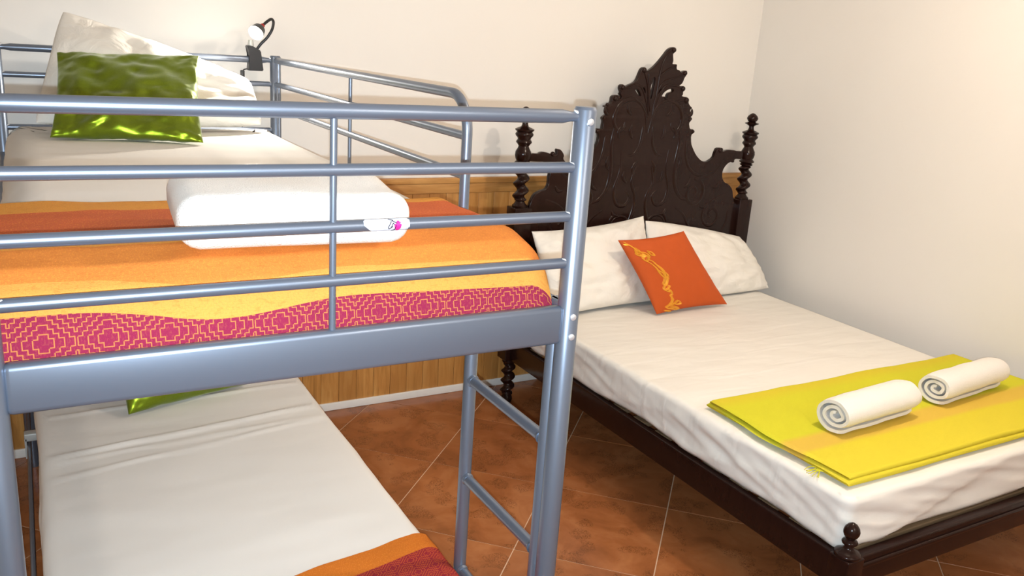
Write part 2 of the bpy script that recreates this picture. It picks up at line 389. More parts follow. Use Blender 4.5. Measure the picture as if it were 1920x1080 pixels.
# ------------------------------------------------------------------ mattresses
def mattress(name, x0, x1, y0, y1, z0, z1, m, label, rc=.05, re=.03, side=.004, top=.003, ridges=(), sagx=0, seed=0, hem=.0):
    """rounded box with creased fitted sheet, rings from the middle of the top down the sides"""
    q = MB(); cx, cy = (x0 + x1) / 2, (y0 + y1) / 2; per = []
    def seg(a, b, n): return [(a[0] + (b[0] - a[0]) * i / n, a[1] + (b[1] - a[1]) * i / n) for i in range(n)]
    ny = int((y1 - y0) / .02); nx = int((x1 - x0) / .02)
    def corner(cx_, cy_, a0): return [(cx_ + rc * cos(a0 + pi / 2 * i / 6), cy_ + rc * sin(a0 + pi / 2 * i / 6)) for i in range(6)]
    per += corner(x1 - rc, y1 - rc, 0) + seg((x1 - rc, y1), (x0 + rc, y1), nx)
    per += corner(x0 + rc, y1 - rc, pi / 2) + seg((x0, y1 - rc), (x0, y0 + rc), ny)
    per += corner(x0 + rc, y0 + rc, pi) + seg((x0 + rc, y0), (x1 - rc, y0), nx)
    per += corner(x1 - rc, y0 + rc, 1.5 * pi) + seg((x1, y0 + rc), (x1, y1 - rc), ny)
    n = len(per)
    prof = []                                                # (kind, inset, z)
    for k in range(1, 7): a = k / 6 * pi / 2; prof.append((re * (1 - sin(a)), z1 - re * (1 - cos(a))))
    for k in range(1, 13): prof.append((0, z1 - re - (z1 - z0 - re - .02) * k / 12))
    prof += [(.008, z0 + .006), (.03, z0)]
    rings = []
    acc = 0; L_ = [0]
    for i in range(n): acc += sqrt((per[i][0] - per[i - 1][0]) ** 2 + (per[i][1] - per[i - 1][1]) ** 2); L_.append(acc)
    for ins, z in prof:
        r_ = []
        for i, (px, py) in enumerate(per):
            dx, dy = px - cx, py - cy
            nxn = 1 if px > x1 - 1e-3 else (-1 if px < x0 + 1e-3 else 0); nyn = 1 if py > y1 - 1e-3 else (-1 if py < y0 + 1e-3 else 0)
            if nxn == 0 and nyn == 0:
                v_ = Vector(((1 if dx > 0 else -1), (1 if dy > 0 else -1), 0)).normalized(); nxn, nyn = v_.x, v_.y
            d = (z1 - z) / (z1 - z0); s_ = L_[i]
            w_ = side * sin(min(1, d * 1.3) * pi * .8) * 1.6 * (N(s_ * 3 + d * 1.5 + seed, d * 1.3, seed) * 1.3 + .8 * N(s_ * 9 - d * 5 + seed, d * 2, 5)) + side * .5 * d
            fold = side * 1.3 * max(0, N(s_ * 6 + d * 4, seed + 9, 0) - .15) * 2.2 * d
            zz = z + hem * N(s_ * 2.3 + seed, 3, 1) * d ** 3
            r_.append((px + nxn * (-ins + w_ + fold), py + nyn * (-ins + w_ + fold), zz))
        rings.append(r_)
    nt = 80; tops = []
    for k in range(nt):
        f = k / nt; r_ = []
        for (px, py) in per:
            ux = (px - cx); uy = (py - cy); l = 1 - re * 1.02 / max(.25, min(x1 - x0, y1 - y0) / 2)
            g_ = (.002 + f) ** .7 * l if k else .002
            r_.append((cx + ux * g_, cy + uy * g_, z1))
        tops.append(r_)
    allr = tops + rings; vs = []
    for ri, r_ in enumerate(allr):
        for (px, py, pz) in r_:
            if ri <= len(tops):
                e = min(1, min(px - x0, x1 - px, py - y0, y1 - py) / .06); e = max(e, 0)
                pz += top * e * (N(px * 3, py * 5, seed) + .5 * N(px * 6, py * 13, seed + 3))
                for (ry, amp, sk) in ridges:
                    c_ = ry + sk * (px - cx) + .012 * N(px * 5, ry, 2); pz += amp * e * exp(-((py - c_) / .011) ** 2)
                pz -= sagx * max(0, 1 - (x1 - px) / .25) ** 2
            vs.append((px, py, pz))
    fs = [tuple(range(n - 1, -1, -1))][:0]
    fs.append(tuple(range(n)))
    for ri in range(len(allr) - 1):
        for k in range(n):
            a = ri * n + k; b = ri * n + (k + 1) % n; fs.append((a, a + n, b + n, b))
    q.add(vs, fs); o = q.build(name, m, None, 80); bm = bmesh.new(); bm.from_mesh(o.data); bmesh.ops.recalc_face_normals(bm, faces=bm.faces); bm.to_mesh(o.data); bm.free()
    return tag(o, label, 'mattress')
mattress('mattress', -.060, .832, 1.34, 3.31, 1.178, 1.296, m_sheet2, 'upper bunk mattress under a white sheet, reaching to the head rails', ridges=((2.3, .002, .05),), seed=1, re=.08)
mattress('mattress', -.043, .838, 1.29, 3.33, .298, .40, m_sheet2, 'lower bunk mattress under a white sheet with creases across it', ridges=((3.10, .006, .08), (2.90, .005, .02), (2.64, .008, .12), (2.52, .004, .16), (2.58, .004, .05)), seed=2)
mattress('mattress', 1.922, 3.325, 1.340, 3.225, .334, .497, m_sheet, 'double bed mattress under a loose cream fitted sheet', rc=.04, re=.022, side=.0075, top=.005, seed=5, hem=.016)

# ------------------------------------------------------------------ upper striped blanket
def blanket(name, prof, x0, x1, s0, s1, thick, m, label, skew=0, rel=False, seed=0, side_drop=.0, endcurve=0):
    prof = [Vector((0, a, b)) for a, b in prof]; S = [0]
    for a, b in zip(prof, prof[1:]): S.append(S[-1] + (b - a).length)
    def at(s):
        for i in range(len(prof) - 1):
            if s <= S[i + 1] or i == len(prof) - 2:
                k = (s - S[i]) / (S[i + 1] - S[i]); p = prof[i].lerp(prof[i + 1], k); d = (prof[i + 1] - prof[i]).normalized(); return p, Vector((0, d.z, -d.y)) * (1 if d.y < 0 else 1)
    nu, nv = 120, 110; vs = []; uv = []; fs = []
    def pt(u, v, lift):
        xx = x0 + (x1 - x0) * u; st_ = s0 + skew * (u) + .012 * N(u * 3, seed, 1) ; s = st_ + (s1 - st_) * v
        p, nrm = at(s); nrm = Vector((0, -nrm.y, -nrm.z)) if nrm.z < 0 else nrm
        if nrm.z < -.01: nrm = -nrm
        w_ = .005 * N(xx * 5, s * 7, seed) + .0025 * N(xx * 14, s * 16, seed)
        e = min(u, 1 - u) * (x1 - x0)
        dr = side_drop * max(0, 1 - (1 - u) * (x1 - x0) / .05) ** 2
        q_ = Vector((xx, p.y, p.z)) + Vector((0, nrm.y, nrm.z)) * (w_ + lift); q_.z -= dr
        return q_, (xx, s - st_ if rel else s)
    for side in (0, 1):
        for j in range(nv + 1):
            for i in range(nu + 1):
                p, t_ = pt(i / nu, j / nv, 0 if side == 0 else -thick); vs.append(p); uv.append(t_)
    K = (nu + 1) * (nv + 1)
    for j in range(nv):
        for i in range(nu):
            a = j * (nu + 1) + i; fs.append((a, a + nu + 1, a + nu + 2, a + 1)); fs.append((K + a, K + a + 1, K + a + nu + 2, K + a + nu + 1))
    for i in range(nu):
        for a in (i, nv * (nu + 1) + i): fs.append((a, a + 1, K + a + 1, K + a))
    for j in range(nv):
        for a in (j * (nu + 1), j * (nu + 1) + nu): fs.append((a, a + nu + 1, K + a + nu + 1, K + a))
    q = MB(); q.add(vs, fs, uv); o = q.build(name, m, None, 60)
    bm = bmesh.new(); bm.from_mesh(o.data); bmesh.ops.recalc_face_normals(bm, faces=bm.faces); bm.to_mesh(o.data); bm.free()
    return tag(o, label, 'blanket')
UP = [(1.9, 1.312), (1.62, 1.313), (1.50, 1.314), (1.42, 1.312), (1.36, 1.299), (1.32, 1.272), (1.292, 1.225), (1.283, 1.19), (1.281, 1.12)]
UP = [(a, b) for a, b in UP]
blanket('blanket', UP, -.062, .846, .10, .71, .006, m_blanket, 'orange, yellow and magenta striped blanket across the foot of the upper bunk', skew=.07, seed=3, side_drop=.03)
LOW = [(1.90, .411), (1.5, .411), (1.36, .405), (1.31, .38), (1.285, .34)]
blanket('blanket', LOW, -.05, .845, .26, .70, .007, m_blanket2, 'orange and dark red blanket on the foot of the lower bunk', skew=-.165, rel=True, seed=6, side_drop=.02)

# ------------------------------------------------------------------ pillows
def pillow(name, bl, br, tr, tl, t, m, pinch=.06, wr=.006, seed=0, n=56, pw=.42, back=1.0, rd=0.0, sag=0.0):
    bl, br, tr, tl = [Vector(p) for p in (bl, br, tr, tl)]; nr = ((br - bl).cross(tl - bl)).normalized()
    vs = []; fs = []
    for sd in (1, -1):
        for j in range(n + 1):
            for i in range(n + 1):
                u = -cos(pi * i / n); v = -cos(pi * j / n)
                uu = u * (1 - pinch * (1 - v * v)) * sqrt(1 - rd * v ** 4 / 2); vv = v * (1 - pinch * (1 - u * u)) * sqrt(1 - rd * u ** 4 / 2) - sag * (1 - u * u) * max(0, v); a = (uu + 1) / 2; b = (vv + 1) / 2
                p = bl * (1 - a) * (1 - b) + br * a * (1 - b) + tr * a * b + tl * (1 - a) * b
                h = t * (max(0, (1 - u * u) * (1 - v * v))) ** pw * (1 if sd > 0 else back)
                ed = (max(0, (1 - u * u) * (1 - v * v))) ** .25
                k = wr * ed * (N(u * 2.2 + seed, v * 2.2, seed) * 1.5 + N(u * 5 + seed, v * 5, seed + 2) * .8) + wr * .9 * ed * (1 - ed) * N(u * 12, v * 12, seed)
                vs.append(p + nr * (sd * h + k))
    K = (n + 1) ** 2
    for j in range(n):
        for i in range(n):
            a = j * (n + 1) + i; fs.append((a, a + 1, a + n + 2, a + n + 1)); fs.append((K + a, K + a + n + 1, K + a + n + 2, K + a + 1))
    bm = bmesh.new(); bv = [bm.verts.new(p) for p in vs]
    for f in fs: bm.faces.new([bv[i] for i in f])
    bmesh.ops.remove_doubles(bm, verts=bm.verts, dist=.0004); bmesh.ops.recalc_face_normals(bm, faces=bm.faces)
    q = MB(); q.bm(bm); return q.build(name, m, None, 70)
o = pillow('pillow', (.02, 3.02, 1.325), (.745, 3.10, 1.325), (.735, 3.25, 1.47), (.135, 3.33, 1.672), .075, m_pillow, .01, .012, 3, rd=.12); tag(o, 'large white pillow propped against the head rails of the upper bunk', 'pillow')
o = pillow('cushion', (.063, 2.86, 1.305), (.480, 2.775, 1.302), (.528, 3.08, 1.553), (.105, 3.06, 1.542), .055, m_green, .045, .014, 9); tag(o, 'shiny green satin cushion leaning on the white pillow of the upper bunk', 'cushion')
o = pillow('cushion', (.222, 2.80, .414), (.632, 2.925, .414), (.60, 3.10, .70), (.19, 3.00, .70), .06, m_green, .02, .008, 14); tag(o, 'shiny green satin cushion on the lower bunk, half hidden by the beam', 'cushion')
o = pillow('pillow', (1.96, 3.00, .512), (2.60, 3.06, .515), (2.585, 3.20, .905), (1.95, 3.19, .86), .085, m_pillow, .035, .018, 21, pw=.5, sag=.05); tag(o, 'white pillow on the left of the carved headboard, behind the steel post', 'pillow')
o = pillow('pillow', (2.62, 3.06, .512), (3.37, 3.06, .512), (3.245, 3.20, .77), (2.596, 3.20, .885), .085, m_pillow, -.03, .016, 27, pw=.5, rd=.06); tag(o, 'white pillow on the right of the carved headboard, behind the orange cushion', 'pillow')
cush = thing('cushion', (2.7, 2.92, .5), 'orange cushion with gold embroidery leaning on the white pillows', 'cushion')
OB = [Vector(p) for p in ((2.484, 2.90, .505), (2.935, 2.915, .508), (2.665, 2.99, .872), (2.285, 2.99, .848))]
o = pillow('cover', *OB, .045, m_orange, .06, .003, 33); o.parent = cush
for v_ in o.data.vertices: v_.co -= cush.location
# embroidery: looping gold thread down the left side, laid on the cushion surface
from mathutils.bvhtree import BVHTree
bv = BVHTree.FromPolygons([v_.co[:] for v_ in o.data.vertices], [p_.vertices[:] for p_ in o.data.polygons])
nr = ((OB[1] - OB[0]).cross(OB[3] - OB[0])).normalized()
def on(a, b, lift=.0008):
    p = OB[0] * (1 - a) * (1 - b) + OB[1] * a * (1 - b) + OB[2] * a * b + OB[3] * (1 - a) * b
    h = bv.ray_cast(p - cush.location + nr * .3, -nr)
    return (h[0] if h[0] is not None else p - cush.location) + nr * lift + cush.location
def stitch(P, r, q): q.tube([on(a, b) for a, b in [(v_.x, v_.y) for v_ in catmull([(a, b, 0) for a, b in P], 6)]], r, 6)
strands = [[(.05, .96), (.10, .90), (.13, .84), (.10, .80), (.14, .77), (.19, .79), (.22, .74), (.17, .70), (.15, .74), (.20, .77)],
  [(.03, .93), (.09, .92), (.12, .87), (.17, .82), (.22, .80), (.24, .76), (.21, .73)],
  [(.26, .82), (.30, .80), (.31, .76), (.27, .77), (.26, .81)],
  [(.17, .70), (.21, .66), (.24, .60), (.25, .52), (.27, .47), (.31, .46), (.33, .50), (.30, .56), (.27, .62), (.25, .68), (.21, .71)],
  [(.25, .66), (.29, .61), (.31, .55), (.29, .48), (.25, .42), (.22, .38), (.25, .37), (.29, .42), (.32, .46)],
  [(.24, .58), (.28, .53), (.30, .47), (.27, .40), (.21, .34), (.20, .31), (.25, .32), (.29, .36)],
  [(.20, .31), (.24, .28), (.27, .30), (.27, .25), (.24, .22), (.25, .18), (.22, .14), (.17, .10), (.13, .08), (.16, .06), (.22, .06), (.27, .05)],
  [(.25, .22), (.23, .16), (.20, .11), (.25, .12), (.31, .15), (.33, .11), (.28, .10), (.24, .12)],
  [(.14, .07), (.20, .045), (.26, .03), (.29, .05), (.24, .08), (.18, .09)], [(.10, .035), (.15, .03), (.19, .02), (.14, .02)],
  [(.12, .86), (.11, .81), (.14, .80), (.16, .84), (.13, .88)], [(.28, .60), (.30, .52), (.28, .49)]]
for kx, st_ in enumerate(strands):
    q = MB(); stitch(st_, .0026, q); stitch([(a + .010, b - .007) for a, b in st_], .0016, q); stitch([(a - .008, b + .008) for a, b in st_], .0013, q); q.build('embroidery', m_gold, cush)

# ------------------------------------------------------------------ folded towel on the upper bunk
q = MB()
def softbox(q, x0, x1, y0, y1, z0, z1, seed, r=.03, layers=0):
    bm = bmesh.new(); bmesh.ops.create_cube(bm, size=2); bmesh.ops.subdivide_edges(bm, edges=bm.edges[:], cuts=22, use_grid_fill=True)
    hx, hy, hz = (x1 - x0) / 2, (y1 - y0) / 2, (z1 - z0) / 2; c = Vector(((x0 + x1) / 2, (y0 + y1) / 2, (z0 + z1) / 2))
    for v_ in bm.verts:
        p = Vector((v_.co.x * hx, v_.co.y * hy, v_.co.z * hz))
        inner = Vector((max(-hx + r, min(hx - r, p.x)), max(-hy + r, min(hy - r, p.y)), max(-hz + r, min(hz - r, p.z))))
        d = p - inner
        if d.length > 1e-6: p = inner + d.normalized() * min(d.length, r)
        p.z += (.0045 * N(p.x * 7, p.y * 9, seed)) * (1 if p.z > 0 else 0); p.y += .003 * N(p.x * 9, p.z * 20, seed + 4)
        if layers and abs(p.z) < hz - .006: 
            g_ = abs(sin((p.z + hz) / (2 * hz) * pi * layers)); p.x -= (1 - g_) ** 3 * .006 * (p.x / hx); p.y -= (1 - g_) ** 3 * .006 * (p.y / hy)
        v_.co = p + c
    q.bm(bm)
softbox(q, 0, .376, 0, .26, 0, .088, 2, .036, 0)
o = q.build('towel', m_towel, None, 80); o.location = (.190, 1.335, 1.311); o.rotation_euler = (math.radians(2.6), 0, math.radians(-4))
tag(o, 'thick folded white towel lying on the striped blanket of the upper bunk', 'towel')

# ------------------------------------------------------------------ clip lamp on the head rail
cl = thing('clip_lamp', (.765, 3.39, 1.541), 'black clip-on lamp with a bent gooseneck, lit, clamped to the head rail', 'lamp')
q = MB(); bm = bmesh.new()
vsx = [(.756, 1.500), (.812, 1.500), (.803, 1.575), (.770, 1.592), (.752, 1.592), (.762, 1.560)]
f_ = [bm.verts.new((x_, 3.370, z_)) for x_, z_ in vsx]; b_ = [bm.verts.new((x_, 3.412, z_)) for x_, z_ in vsx]
bm.faces.new(f_); bm.faces.new(b_[::-1])
for i in range(6): bm.faces.new((f_[i], b_[i], b_[(i + 1) % 6], f_[(i + 1) % 6]))
bmesh.ops.bevel(bm, geom=bm.edges[:], offset=.003, segments=2, affect='EDGES'); bmesh.ops.recalc_face_normals(bm, faces=bm.faces); q.bm(bm); q.build('clip', m_plastic, cl)
q = MB(); q.tube([(.768, 3.385, 1.59), (.768, 3.385, 1.612)], [.012, .009], 16); q.build('collar', m_bracket, cl)
q = MB(); q.tube(catmull([(.79, 3.385, 1.578), (.805, 3.38, 1.60), (.828, 3.375, 1.625), (.845, 3.37, 1.655), (.848, 3.36, 1.682), (.838, 3.35, 1.692), (.818, 3.335, 1.682), (.795, 3.32, 1.664)], 8), .0052, 14); q.build('gooseneck', m_plastic, cl)
q = MB(); q.tube([(.800, 3.322, 1.668), (.790, 3.316, 1.661)], [.008, .009], 16); q.build('neck_joint', m_red, cl)
q = MB(); q.tube([(.792, 3.318, 1.662), (.784, 3.310, 1.655), (.768, 3.295, 1.640)], [.010, .022, .029], 24); hd = q.build('lamp_head', m_plastic, cl)
q = MB(); d_ = (Vector((.768, 3.295, 1.640)) - Vector((.792, 3.318, 1.662))).normalized(); p_ = Vector((.768, 3.295, 1.640))
q.tube([p_, p_ + d_ * .004, p_ + d_ * .014, p_ + d_ * .018], [.028, .028, .020, .005], 24); q.build('diffuser', m_led, hd)
ld = bpy.data.lights.new('clip_lamp_bulb', 'SPOT'); ld.energy = 19; ld.color = (1, .94, .84); ld.shadow_soft_size = .012; ld.spot_size = math.radians(150); ld.spot_blend = .5
bl = bpy.data.objects.new('clip_lamp_bulb', ld); COL.objects.link(bl); bl.location = p_ + d_ * .022; bl.rotation_euler = Vector((-.62, -.52, -.6)).to_track_quat('-Z', 'Y').to_euler()
q = MB(); q.box((.728, 3.374, 1.440), (.742, 3.392, 1.500), .003); q.build('cord_switch', m_plastic, cl)
q = MB(); q.tube(catmull([(.765, 3.40, 1.505), (.742, 3.398, 1.50), (.735, 3.39, 1.47), (.734, 3.388, 1.40), (.733, 3.392, 1.31), (.732, 3.40, 1.22)], 6), .0022, 8); q.build('cord', m_plastic, cl)

# ------------------------------------------------------------------ carved double bed
bed = thing('carved_double_bed', (2.606, 2.3, 0), 'dark polished wooden double bed with a carved crested headboard and twisted posts', 'bed')
HY = 3.27
CREST = [(2.313, 1.248),(2.317, 1.288),(2.297, 1.304),(2.3, 1.315),(2.314, 1.314),(2.331, 1.311),(2.332, 1.327),(2.335, 1.35),(2.325, 1.365),(2.34, 1.375),(2.351, 1.382),(2.343, 1.397),(2.347, 1.411),(2.33, 1.417),(2.348, 1.424),(2.362, 1.427),(2.369, 1.44),(2.369, 1.458),(2.377, 1.467),(2.396, 1.47),(2.411, 1.464),(2.419, 1.446),(2.425, 1.464),(2.412, 1.477),(2.42, 1.482),(2.409, 1.5),(2.411, 1.513),(2.421, 1.519),(2.433, 1.514),(2.44, 1.507),(2.458, 1.517),(2.491, 1.529),(2.504, 1.543),(2.514, 1.571),(2.523, 1.593),(2.536, 1.601),(2.549, 1.597),(2.552, 1.583),(2.57, 1.589),(2.597, 1.606),(2.623, 1.632),(2.648, 1.66),(2.668, 1.686),(2.687, 1.698),(2.702, 1.7),(2.714, 1.693),(2.711, 1.681),(2.697, 1.671),(2.7, 1.656),(2.704, 1.638),(2.699, 1.623),(2.714, 1.622),(2.729, 1.623),(2.728, 1.607),(2.733, 1.598),(2.748, 1.597),(2.755, 1.59),(2.765, 1.586),(2.776, 1.593),(2.791, 1.597),(2.798, 1.59),(2.794, 1.576),(2.784, 1.564),(2.778, 1.545),(2.77, 1.533),(2.756, 1.528),(2.766, 1.521),(2.781, 1.524),(2.794, 1.518),(2.796, 1.508),(2.785, 1.499),(2.787, 1.485),(2.779, 1.477),(2.798, 1.473),(2.817, 1.472),(2.828, 1.46),(2.828, 1.444),(2.842, 1.43),(2.856, 1.422),(2.842, 1.413),(2.848, 1.397),(2.843, 1.385),(2.865, 1.371),(2.854, 1.358),(2.846, 1.349),(2.857, 1.318),(2.883, 1.318),(2.885, 1.303),(2.868, 1.291),(2.876, 1.25)]
RIGHT = [(2.885, 1.234),(2.915, 1.193),(2.951, 1.165),(2.98, 1.156),(3.007, 1.159),(3.041, 1.178),(3.046, 1.203),(3.056, 1.227),(3.093, 1.227),(3.092, 1.206),(3.128, 1.217),(3.172, 1.215),(3.197, 1.21),(3.235, 1.21)]
RLOW = [(3.233, 1.17),(3.189, 1.174),(3.18, 1.167),(3.18, 1.153),(3.153, 1.158),(3.128, 1.142),(3.109, 1.114),(3.11, 1.078),(3.13, 1.051),(3.166, 1.038),(3.195, 1.012),(3.206, 0.975),(3.219, 0.945)]
LARM = [(1.947, 1.195),(1.967, 1.201),(1.994, 1.198),(2.013, 1.208),(2.047, 1.203),(2.076, 1.189),(2.096, 1.197),(2.09, 1.221),(2.111, 1.218),(2.131, 1.194),(2.126, 1.177),(2.141, 1.162)]
LLOW = [(2.06, 1.101),(2.061, 1.06),(2.049, 1.037),(2.015, 1.029),(1.989, 1.015),(1.972, 0.98),(1.964, 0.951)]
HOLES = [[(2.498, 1.496), (2.509, 1.501), (2.523, 1.488), (2.533, 1.472), (2.522, 1.471), (2.509, 1.483)],
 [(2.54, 1.511), (2.549, 1.509), (2.557, 1.493), (2.558, 1.482), (2.548, 1.493)],
 [(2.593, 1.547), (2.602, 1.553), (2.607, 1.545), (2.608, 1.529), (2.603, 1.497), (2.599, 1.467), (2.591, 1.469), (2.589, 1.497), (2.588, 1.519), (2.593, 1.529)],
 [(2.649, 1.51), (2.652, 1.503), (2.641, 1.487), (2.631, 1.484), (2.636, 1.496)],
 [(2.719, 1.506), (2.723, 1.492), (2.695, 1.486), (2.694, 1.454), (2.682, 1.451), (2.679, 1.472), (2.661, 1.472), (2.673, 1.49), (2.695, 1.503)],
 [(2.504, 1.451), (2.525, 1.449), (2.528, 1.442), (2.514, 1.444)]]
MIR = [(2.155, 1.156), (2.173, 1.152), (2.20, 1.153), (2.235, 1.165), (2.270, 1.19), (2.295, 1.222)]
outline = CREST + RIGHT + RLOW + [(3.245, .93), (3.255, .90), (3.255, .42), (1.955, .42), (1.955, .92)] + LLOW[::-1] + [(2.075, 1.135), (2.06, 1.155), (2.03, 1.165), (1.985, 1.165), (1.945, 1.168)] + LARM + MIR
def extruded(name, loops, y, half, bev, m, parent, angle=40):
    cu = bpy.data.curves.new('tmp', 'CURVE'); cu.dimensions = '2D'; cu.fill_mode = 'BOTH'; cu.extrude = half - bev; cu.bevel_depth = bev; cu.bevel_resolution = 2; cu.offset = -bev * .6
    for L_ in loops:
        sp_ = cu.splines.new('POLY'); sp_.points.add(len(L_) - 1); sp_.use_cyclic_u = True
        for p_, (a, b) in zip(sp_.points, L_): p_.co = (a, b, 0, 1)
    tmp = bpy.data.objects.new('tmp', cu); COL.objects.link(tmp); bpy.context.view_layer.update()
    me = bpy.data.meshes.new_from_object(tmp.evaluated_get(bpy.context.evaluated_depsgraph_get()))
    q = MB(); q.add([(v_.co.x, y + v_.co.z, v_.co.y) for v_ in me.vertices], [tuple(p_.vertices) for p_ in me.polygons])
    bpy.data.objects.remove(tmp); bpy.data.curves.remove(cu); bpy.data.meshes.remove(me)
    o = q.build(name, m, parent, angle); bm = bmesh.new(); bm.from_mesh(o.data); bmesh.ops.remove_doubles(bm, verts=bm.verts, dist=.00005); bmesh.ops.recalc_face_normals(bm, faces=bm.faces); bm.to_mesh(o.data); bm.free(); return o
def chaikin(L_):
    out = []
    for i in range(len(L_)):
        a = L_[i]; b = L_[(i + 1) % len(L_)]
        if abs(a[0] - b[0]) + abs(a[1] - b[1]) > .3: out += [a, b]; continue
        out += [(.78 * a[0] + .22 * b[0], .78 * a[1] + .22 * b[1]), (.22 * a[0] + .78 * b[0], .22 * a[1] + .78 * b[1])]
    return out
panel = extruded('headboard_panel', [chaikin(outline)] + [chaikin([(sum(p[0] for p in h) / len(h) + 1.22 * (a - sum(p[0] for p in h) / len(h)), sum(p[1] for p in h) / len(h) + 1.22 * (b - sum(p[1] for p in h) / len(h))) for a, b in h]) for h in HOLES], 3.262, .012, .0035, m_darkwood, bed)
FY = 3.2505
AX = 2.595
def relief(P, r0, r1=.25, mirror=True, depth=.4, nm='carving'):
    pts = catmull([(a, FY, b) for a, b in P], 7); n = len(pts)
    for sg in ((1, -1) if mirror else (1,)):
        pp = [(AX + sg * (p.x - AX), p.y, p.z) for p in pts]
        rr = [r0 * (r1 + (1 - r1) * sin(pi * min(1, max(0, (i + .5) / n))) ** .7) for i in range(n)]
        q = MB(); q.tube(pp, rr, 10, True, (1, depth, 1)); q.build(nm, m_darkwood, bed, 60)
def spiral(cx, cz, r, a0, turns, sg=1, n=14, tail=None):
    P = []
    for i in range(n + 1):
        k = i / n; rr = r * (1 - k) ** .8 + .004; a = a0 + sg * 2 * pi * turns * k; P.append((cx + rr * cos(a), cz + rr * sin(a)))
    return (tail or []) + P
# C and S scrolls in low relief
relief([(2.60, 1.30), (2.625, 1.40), (2.67, 1.445), (2.73, 1.45), (2.78, 1.42), (2.80, 1.36), (2.775, 1.31), (2.74, 1.32), (2.735, 1.35)], .011)
relief([(2.625, 1.33), (2.632, 1.25), (2.66, 1.20), (2.70, 1.19)], .009)
relief([(2.79, 1.33), (2.80, 1.25), (2.79, 1.15), (2.80, 1.05), (2.85, .98), (2.93, .97)], .012)
relief([(2.74, 1.22), (2.735, 1.12), (2.76, 1.03), (2.74, .96), (2.69, .95), (2.665, .99), (2.69, 1.02)], .010)
relief([(2.84, 1.28), (2.85, 1.19), (2.89, 1.12), (2.96, 1.09), (3.04, 1.11)], .009)
relief(spiral(2.93, 1.00, .07, pi * .5, 1.4, -1, tail=[(3.10, 1.16), (3.05, 1.10), (2.99, 1.075)]), .011)
relief(spiral(3.07, .88, .06, pi * .9, 1.3, 1, tail=[(3.14, .99), (3.08, .97), (3.03, .93)]), .010)
relief(spiral(2.70, .84, .06, 0, 1.4, 1), .010)
relief([(2.64, 1.14), (2.66, 1.06), (2.63, .99), (2.64, .90), (2.69, .80), (2.80, .76), (2.90, .80), (2.93, .87)], .012)
relief([(2.82, .93), (2.88, .89), (2.93, .82), (3.0, .76), (3.10, .76), (3.17, .82), (3.18, .90)], .010)
for (a, b, L_, ang) in ((2.66, 1.10, .07, 1.9), (2.69, 1.06, .06, 1.2), (2.72, .90, .05, .6), (2.80, 1.12, .07, 1.4), (2.86, 1.03, .06, .9), (2.98, .93, .06, .3), (2.77, .86, .06, 2.3), (3.05, 1.03, .05, .5), (2.83, 1.38, .045, 1.0), (2.70, 1.38, .06, 1.2), (2.68, 1.27, .07, 1.4), (2.76, 1.27, .06, 1.7)):
    P = [(a + L_ * k / 4 * cos(ang) + .012 * sin(k / 4 * pi) * sin(ang), b + L_ * k / 4 * sin(ang) - .012 * sin(k / 4 * pi) * cos(ang)) for k in range(5)]
    relief(P, .010, .15, True, .5, 'carved_leaf')
# ribs fanning into the crest and pierced rocaille
for P in ([(2.595, 1.40), (2.575, 1.50), (2.565, 1.575)], [(2.615, 1.38), (2.626, 1.50), (2.635, 1.60), (2.66, 1.66), (2.695, 1.685)], [(2.61, 1.38), (2.622, 1.47), (2.655, 1.535), (2.72, 1.56), (2.775, 1.575)],
          [(2.61, 1.37), (2.645, 1.47), (2.67, 1.52), (2.72, 1.525), (2.775, 1.515)], [(2.59, 1.38), (2.565, 1.45), (2.535, 1.505), (2.50, 1.52), (2.46, 1.507), (2.425, 1.50)], [(2.585, 1.39), (2.572, 1.50), (2.54, 1.58)],
          [(2.585, 1.37), (2.54, 1.43), (2.48, 1.46), (2.43, 1.45), (2.385, 1.45)], [(2.67, 1.47), (2.72, 1.45), (2.78, 1.455), (2.815, 1.455)], [(2.62, 1.56), (2.68, 1.60), (2.725, 1.612)]):
    relief(P, .0052, .5, False, .9, 'crest_rib')
for a, b, r in ((2.70, 1.688, .013), (2.537, 1.588, .013), (2.423, 1.505, .012), (2.388, 1.455, .014), (2.785, 1.585, .012), (2.783, 1.512, .013), (2.812, 1.458, .015), (2.345, 1.425, .008), (2.303, 1.305, .009), (2.879, 1.308, .009), (2.848, 1.365, .009), (2.335, 1.367, .009), (2.07, 1.198, .012), (3.075, 1.215, .012)):
    bm = bmesh.new(); bmesh.ops.create_uvsphere(bm, u_segments=14, v_segments=10, radius=r); bmesh.ops.translate(bm, verts=bm.verts, vec=(a, FY + .003, b)); q = MB(); q.bm(bm); q.build('carved_bead', m_darkwood, bed)
# twisted head posts with turned finials
TOP = [(.028, .952), (.034, .956), (.035, .966), (.026, .974), (.020, .985)]
nz = 60
TOP += [(.0275, .990 + (1.128 - .990) * k / nz) for k in range(nz + 1)]
TOP += [(.022, 1.132), (.031, 1.136), (.034, 1.141), (.026, 1.146), (.036, 1.151), (.040, 1.156), (.034, 1.162), (.029, 1.168), (.034, 1.178), (.037, 1.193), (.035, 1.208), (.027, 1.222), (.023, 1.232), (.028, 1.240), (.036, 1.249), (.034, 1.256), (.029, 1.262), (.031, 1.270),
        (.039, 1.278), (.041, 1.285), (.037, 1.292), (.034, 1.296), (.042, 1.301), (.043, 1.307), (.030, 1.313), (.017, 1.318), (.013, 1.328), (.013, 1.338), (.022, 1.345), (.034, 1.350), (.036, 1.354), (.024, 1.358), (.017, 1.361), (.023, 1.366), (.028, 1.374), (.0285, 1.381), (.023, 1.391), (.013, 1.400), (.006, 1.404), (.001, 1.405)]
